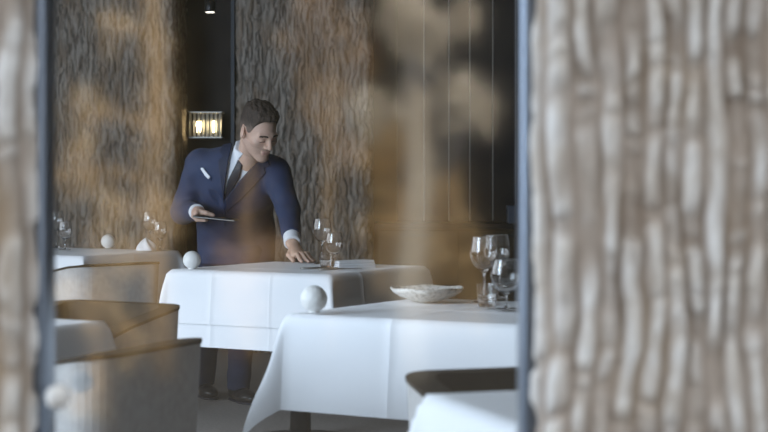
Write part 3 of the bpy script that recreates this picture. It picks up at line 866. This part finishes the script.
# head
HCt = P(258.5, 131.5, 7.97)
yaw, pit, rol = math.radians(40), math.radians(30), math.radians(-5)
fv = np.array([math.sin(yaw)*math.cos(pit), -math.cos(yaw)*math.cos(pit), -math.sin(pit)])
rv = np.array([math.cos(yaw), math.sin(yaw), 0.0]); uv = np.cross(rv, -fv)
rv, uv = rv*math.cos(rol)-uv*math.sin(rol), uv*math.cos(rol)+rv*math.sin(rol)
HR_ = np.stack([rv, -fv, uv], 1)          # local (x, y, z) -> world
def hl(p): return (p-HCt)@HR_
def cran(q, g=0.0): return ell(q, (0, 0.016, 0.038), (0.076+g, 0.098+g, 0.090+g))
def head_fn(q):
    d = cran(q)
    d = smin(d, ell(q, (0, -0.034, -0.025), (0.060, 0.064, 0.080)), 0.03)
    for s in (-1, 1):
        d = smin(d, cone(q, (s*0.050, 0.008, -0.052), (s*0.016, -0.070, -0.098), 0.020, 0.018), 0.025)
        d = smin(d, ell(q, (s*0.043, -0.064, -0.016), (0.022, 0.022, 0.020)), 0.02)
        d = smin(d, cone(q, (s*0.012, -0.092, 0.022), (s*0.045, -0.078, 0.020), 0.010, 0.009), 0.015)
    d = smin(d, ell(q, (0, -0.083, -0.100), (0.023, 0.017, 0.017)), 0.018)
    for s in (-1, 1):
        d = smax(d, -ell(q, (s*0.031, -0.103, 0.002), (0.019, 0.016, 0.011)), 0.012)
        d = smin(d, ell(q, (s*0.031, -0.081, 0.001), (0.015, 0.013, 0.0125)), 0.004)
    d = smin(d, cone(q, (0, -0.096, 0.016), (0, -0.116, -0.026), 0.008, 0.0115), 0.010)
    for s in (-1, 1): d = smin(d, ell(q, (s*0.0125, -0.103, -0.030), (0.009, 0.011, 0.008)), 0.006)
    d = smin(d, ell(q, (0, -0.094, -0.058), (0.025, 0.011, 0.006)), 0.006)
    d = smin(d, ell(q, (0, -0.092, -0.068), (0.021, 0.011, 0.007)), 0.006)
    d = smax(d, -ell(q, (0, -0.107, -0.0628), (0.024, 0.010, 0.0016)), 0.003)
    for s in (-1, 1):
        rot = np.array(Matrix.Rotation(s*0.35, 3, 'Z') @ Matrix.Rotation(-0.2, 3, 'X'))
        e = ell(q, (s*0.080, 0.014, -0.004), (0.008, 0.019, 0.033), rot)
        e = smax(e, -ell(q, (s*0.090, 0.010, -0.002), (0.009, 0.011, 0.020), rot), 0.004)
        d = smin(d, e, 0.006)
    return d
def skin_fn(p):
    d = head_fn(hl(p))
    nk_t = HCt+HR_@np.array([0, 0.036, -0.055])
    d = smin(d, cone(p, NB+[0, 0.01, -0.06], nk_t, 0.058, 0.052), 0.009)
    ad = HCt+HR_@np.array([0, -0.02, -0.095])
    return d
lo = np.minimum(HCt-0.17, NB-[0.1, 0.1, 0.09]); hi = np.maximum(HCt+0.17, NB+0.11)
v, f = surf(skin_fn, lo, hi, 0.0034)
q = hl(v[f].mean(1)); mi = np.zeros(len(f), int)
X_, Y_, Z_ = np.abs(q[:, 0]), q[:, 1], q[:, 2]
stub = (Z_ < -0.035) & (Y_ < 0.02) & (Y_ > -0.12) & (Z_ > -0.13) & ((X_ > 0.03) | (Z_ < -0.045))
stub &= ~((X_ < 0.024) & (Y_ < -0.088) & (Z_ < -0.05) & (Z_ > -0.076))
mi[stub] = 3
mi[(X_ < 0.023) & (Y_ < -0.090) & (Z_ < -0.053) & (Z_ > -0.074)] = 1
brow = (X_ > 0.013) & (X_ < 0.052) & (Y_ < -0.07) & (np.abs(Z_-(0.0215+0.004*np.sin(X_/0.05*PI))) < 0.0042)
mi[brow] = 2
mi[(X_ > 0.018) & (X_ < 0.045) & (Y_ < -0.080) & (np.abs(Z_+0.0025+60*(X_-0.031)**2*0.3) < 0.0024)] = 2
head_part = (v, f, mi)

# inner body, hands
def limb(fn, lo, hi, h): v, f = surf(fn, lo, hi, h); return (v, f, 0)
def inner(p):
    d = np.minimum(torso(p, -0.035), cone(p, NB, PV, 0.06, 0.1))
    for a, b, r1, r2 in ((SR, ER, 0.048, 0.042), (ER, WR, 0.042, 0.028), (SL, EL, 0.048, 0.040), (EL, WL, 0.040, 0.028),
                         (HR, KR, 0.075, 0.055), (KR, AR, 0.052, 0.036), (HL, KL, 0.075, 0.055), (KL, AL, 0.052, 0.036)):
        d = smin(d, cone(p, a, b, r1, r2), 0.02)
    return smin(d, cone(p, PV+[-0.06, 0, 0], PV+[0.06, 0, 0], 0.09, 0.09), 0.05)
lo = np.minimum.reduce([SR, SL, ER, WR, EL, WL, AR, AL])-0.1; hi = np.maximum.reduce([SR, SL, ER, EL, AR, AL, PV, NB])+0.12; hi[2] = NB[2]+0.03
body_part = limb(inner, lo, hi, 0.016)

def chain(p, pts, rs, k=0.004):
    d = None
    for i in range(len(pts)-1):
        e = cone(p, pts[i], pts[i+1], rs[i], rs[i+1]); d = e if d is None else smin(d, e, k)
    return d
# hand on the table: fingers reach to the right and towards the viewer
tz = TH+0.004
K0 = np.array([WL[0]+0.030, WL[1]-0.070, tz+0.040]); dirf = np.array([0.72, -0.69, 0]); acr = np.array([0.69, 0.72, 0])
def hand_table(p):
    d = fcone(p, WL-(WL-EL)*0.0, K0, 0.028, 0.036, [0.3, -0.3, 1], 0.55)
    d = smin(d, cone(p, EL+(WL-EL)*0.8, WL, 0.030, 0.026), 0.02)
    for k, (o_, L, lift) in enumerate(((-0.034, 0.070, 0.010), (-0.012, 0.084, 0.018), (0.011, 0.080, 0.020), (0.032, 0.064, 0.016))):
        a = K0+acr*o_*0.85+[0, 0, -0.004]; sp_ = dirf+acr*o_*6; sp_ = sp_/np.linalg.norm(sp_)
        b = a+sp_*L*0.45+[0, 0, lift*0.3]; c = a+sp_*L*0.78; c[2] = tz+0.016; e = a+sp_*L; e[2] = tz+0.0085
        d = smin(d, chain(p, [a, b, c, e], [0.0105, 0.0092, 0.0085, 0.0074]), 0.006)
    a = WL*0.55+K0*0.45-acr*0.026+[0, 0, -0.01]; b = a+dirf*0.015-acr*0.028+[0, 0, -0.018]; c = b+dirf*0.034-acr*0.004; c[2] = tz+0.010
    return smin(d, chain(p, [a, b, c], [0.014, 0.0115, 0.009]), 0.008)
c_ = (WL+K0)/2
hand_l = limb(hand_table, c_-[0.15, 0.19, 0.13], c_+[0.18, 0.14, 0.12], 0.0034)
# hand holding the tablet: thumb on top, fingers curled underneath
TC = P(212.5, 217.8, 7.95); tilt = 0.10
tx = np.array([math.cos(tilt), 0, -math.sin(tilt)]); tup = np.array([math.sin(tilt), 0, math.cos(tilt)])
GR = TC-tx*0.055
def hand_grip(p):
    pk = GR+np.array([-0.012, 0.0, 0.014])
    d = cone(p, ER+(WR-ER)*0.8, WR, 0.030, 0.026)
    d = smin(d, fcone(p, WR, pk, 0.028, 0.033, tup+[0, 0.2, 0], 0.62), 0.02)
    for k in range(4):
        o_ = -0.034+k*0.021
        a = pk+np.array([0.002-abs(k-1.5)*0.004, o_*0.9-0.012, 0.004])
        b = GR+tx*(-0.030)+np.array([0, o_*0.95-0.012, 0])+tup*0.0
        b2 = GR+tx*(-0.012)+np.array([0, o_-0.012, 0])-tup*0.015
        e = GR+tx*(0.030-0.004*abs(k-1.5))+np.array([0, o_-0.012, 0])-tup*0.0145
        d = smin(d, chain(p, [a, b, b2, e], [0.0115, 0.0100, 0.0090, 0.0078]), 0.006)
    a = pk+np.array([0.0, -0.025, 0.012]); b = GR+tx*0.028+np.array([0, -0.035, 0])+tup*0.020; e = GR+tx*0.060+np.array([0, -0.030, 0])+tup*0.0135
    return smin(d, chain(p, [a, b, e], [0.015, 0.0115, 0.0085]), 0.01)
hand_r = limb(hand_grip, np.minimum(GR, WR)-[0.11, 0.12, 0.09], np.maximum(GR, WR)+[0.15, 0.13, 0.10], 0.0034)
bd = mesh_np('body', [head_part, body_part, hand_l, hand_r], [M_skin, M_lip, M_brow, M_stub], per); local(bd)

# hair: fuller on top, clipped at the sides
def hairline(q):
    y = q[..., 1]
    return np.interp(y, [-0.12, -0.088, -0.062, -0.045, -0.030, -0.012, 0.0, 0.03, 0.05, 0.12], [0.098, 0.096, 0.088, 0.056, 0.012, 0.004, 0.028, 0.030, -0.01, -0.055])
def hair_fn(p):
    q = hl(p); up = np.clip((q[..., 2]-0.055)/0.06, 0, 1)
    n = vnoise(q[..., 0]*110+50, q[..., 1]*55+50)-0.5
    top = np.clip((q[..., 2]-0.075)/0.05, 0, 1)
    th = 0.0030+0.016*up**1.3+0.011*n*top+0.016*np.clip((-q[..., 1]-0.02)/0.07, 0, 1)*up
    d = ell(q, (0, 0.016, 0.038), (0.076, 0.098, 0.090))-th
    return np.maximum(np.maximum(d, -(cran(q)+0.012)), (hairline(q)-q[..., 2])*0.8)
v, f = surf(hair_fn, HCt-0.17, HCt+0.18, 0.0036)
qz = hl(v[f].mean(1)); lv = qz[:, 2]+0.35*(qz[:, 1]+0.02)*(qz[:, 1] > -0.02)+rng.normal(0, 0.006, len(f))
local(mesh_np('hair', [(v, f, np.where(lv < 0.045, 2, np.where(lv < 0.066, 1, 0)))], [M_hair, M_hair_mid, M_fade], per))

# tablet in the hand
tb = thing('tablet', 'thin black tablet held level in the person\'s hand', 'tablet', tuple(TC+tx*0.012), 0.0)
tb.rotation_euler = (0, tilt, 0)
boxo('case', (-0.098, -0.065, -0.005), (0.098, 0.065, 0.004), M_tablet, tb, 0.002)
boxo('screen', (-0.088, -0.058, 0.0041), (0.088, 0.058, 0.0049), M_screen, tb)
boxo('edge_band', (-0.097, -0.0662, -0.0035), (0.097, -0.0652, -0.001), M_steel, tb)

# ------------------------------------------------------------------ the garden behind the viewer, which the pane mirrors
def foliage(blobs, n, size, rg):
    v, f = [], []
    tot = sum(b[3]**2 for b in blobs)
    for (x, y, z, r) in blobs:
        k = int(n*r*r/tot)
        d = rg.normal(size=(k, 3)); d /= np.linalg.norm(d, axis=1)[:, None]
        rr = r*rg.random(k)**0.4
        c = np.array([x, y, z])+d*rr[:, None]*[1.1, 1, 1.7]
        a = rg.normal(size=(k, 3)); a /= np.linalg.norm(a, axis=1)[:, None]
        b = np.cross(a, rg.normal(size=(k, 3))); b /= np.linalg.norm(b, axis=1)[:, None]
        s = size*(0.6+0.8*rg.random(k))[:, None]
        for q in zip(c-a*s, c+b*s*0.55, c+a*s, c-b*s*0.55):
            i = len(v); v.extend(q); f.append((i, i+1, i+2, i+3))
    return v, f
def tree(name, label, x, y, tr_r, h, lean, blobs, lm, tm, n=1600, size=0.07, seed=0):
    t = thing(name, label, 'tree', (x, y, -0.12), 0, 'garden trees')
    rg = np.random.default_rng(seed)
    pts = [(lean*k/6*h/3+0.03*math.sin(k*2.1+seed), 0, h*k/6) for k in range(7)]
    v, f = tube(pts, [tr_r*(1-0.6*k/6) for k in range(7)], 10); pyd('trunk', v, f, tm, t)
    for k, b in enumerate(blobs):
        zz = min(h*0.95, max(0.4, b[2]-b[3]*0.9)); i = zz/h
        s_ = (lean*i*h/3, 0, zz)
        v, f = tube([s_, ((s_[0]+b[0])/2, b[1]/2, (zz+b[2])/2+0.05), (b[0], b[1], b[2])], [tr_r*0.4, tr_r*0.3, 0.01], 6)
        pyd('branch', v, f, tm, t)
    v, f = foliage(blobs, n, size, rg)
    fo = pyd('foliage', v, f, lm, t, False); fo['kind'] = 'stuff'
    return t
# depth D = length of the light path from the viewer over the pane to the tree
def garden_tree(name, label, D, px, r_, h, lean, blobs, lm, tm, n, size, seed):
    x0 = (px-384)*D/FPX
    bl = [((a-384)*D/FPX-x0, random.uniform(-0.2, 0.2), HC-(b-179)*D/FPX+0.12, q*D/FPX) for a, b, q in blobs]
    return tree(name, label, x0, 2*YG-D, r_, h, lean, bl, lm, tm, n, size, seed)
garden_tree('autumn_tree', 'golden autumn tree with tan trunk, mirrored faintly in the pane at left', 10.5, 160, 0.075, 3.4, -0.06,
     ((156, 50, 12), (153, 105, 17), (152, 155, 15), (80, 115, 17), (78, 172, 16), (108, 210, 13), (116, 262, 19), (166, 218, 13), (110, 30, 13)), M_leaf_gold, M_trunk_gold, 560, 0.06, 1)
garden_tree('rust_tree', 'rust brown young tree, mirrored faintly below the person', 11.7, 248, 0.05, 1.35, 0.0,
     ((230, 268, 16), (255, 262, 14), (238, 375, 18), (245, 300, 20), (275, 252, 14)), M_leaf_rust, M_trunk_gold, 420, 0.06, 2)
garden_tree('bronze_tree', 'bronze leaved slender tree, mirrored faintly over the bark column', 11.9, 330, 0.03, 2.9, 0.0,
     ((305, 40, 26), (330, 110, 24), (350, 50, 24), (318, 10, 22), (345, 150, 16)), M_leaf_rust, M_trunk_gold, 300, 0.06, 6)
garden_tree('pale_tree', 'pale grey barked tree with dry leaves, mirrored faintly at upper right', 10.3, 412, 0.10, 3.6, 0.05,
     ((405, 20, 22), (430, 40, 16), (425, 100, 24), (455, 105, 18), (482, 108, 14), (440, 140, 22), (370, 110, 16), (465, 18, 12)), M_leaf_pale, M_trunk_grey, 1500, 0.055, 3)
garden_tree('tawny_shrub', 'tawny brown shrub, mirrored faintly over the dark sideboard', 13.4, 405, 0.05, 2.0, 0.0,
     ((385, 160, 26), (405, 200, 28), (435, 235, 30), (395, 250, 30), (425, 275, 22), (465, 260, 22), (475, 310, 18), (440, 315, 18), (375, 225, 18), (445, 190, 18)), M_leaf_gold, M_trunk_gold, 1300, 0.07, 4)
garden_tree('low_shrub', 'low tawny shrub, mirrored faintly over the near left chair', 8.8, 95, 0.03, 1.0, 0.0,
     ((85, 400, 18), (125, 345, 16), (100, 310, 18), (70, 300, 14)), M_leaf_gold, M_trunk_gold, 300, 0.05, 5)
hd = thing('added_backdrop_hedge', 'tall dark evergreen hedge backdrop added to keep the sky out of the pane reflection', 'hedge', (0, -13.5, -0.12))  # added dark backdrop behind the trees, so the pane mirrors no bright sky
boxo('core', (-12, -0.6, 0), (12, 0.3, 6.5), M_leaf_dark, hd)
rg = np.random.default_rng(5)
v, f = [], []
c = np.stack([rg.uniform(-8, 8, 6000), rg.uniform(0.25, 0.55, 6000), rg.uniform(0, 6.6, 6000)], -1)
for q in c:
    a = rg.normal(size=3); a *= 0.12/np.linalg.norm(a); b = np.cross(a, rg.normal(size=3)); b *= 0.07/np.linalg.norm(b)
    i = len(v); v.extend((q-a, q+b, q+a, q-b)); f.append((i, i+1, i+2, i+3))
fo = pyd('foliage', v, f, M_leaf_dark, hd, False); fo['kind'] = 'stuff'
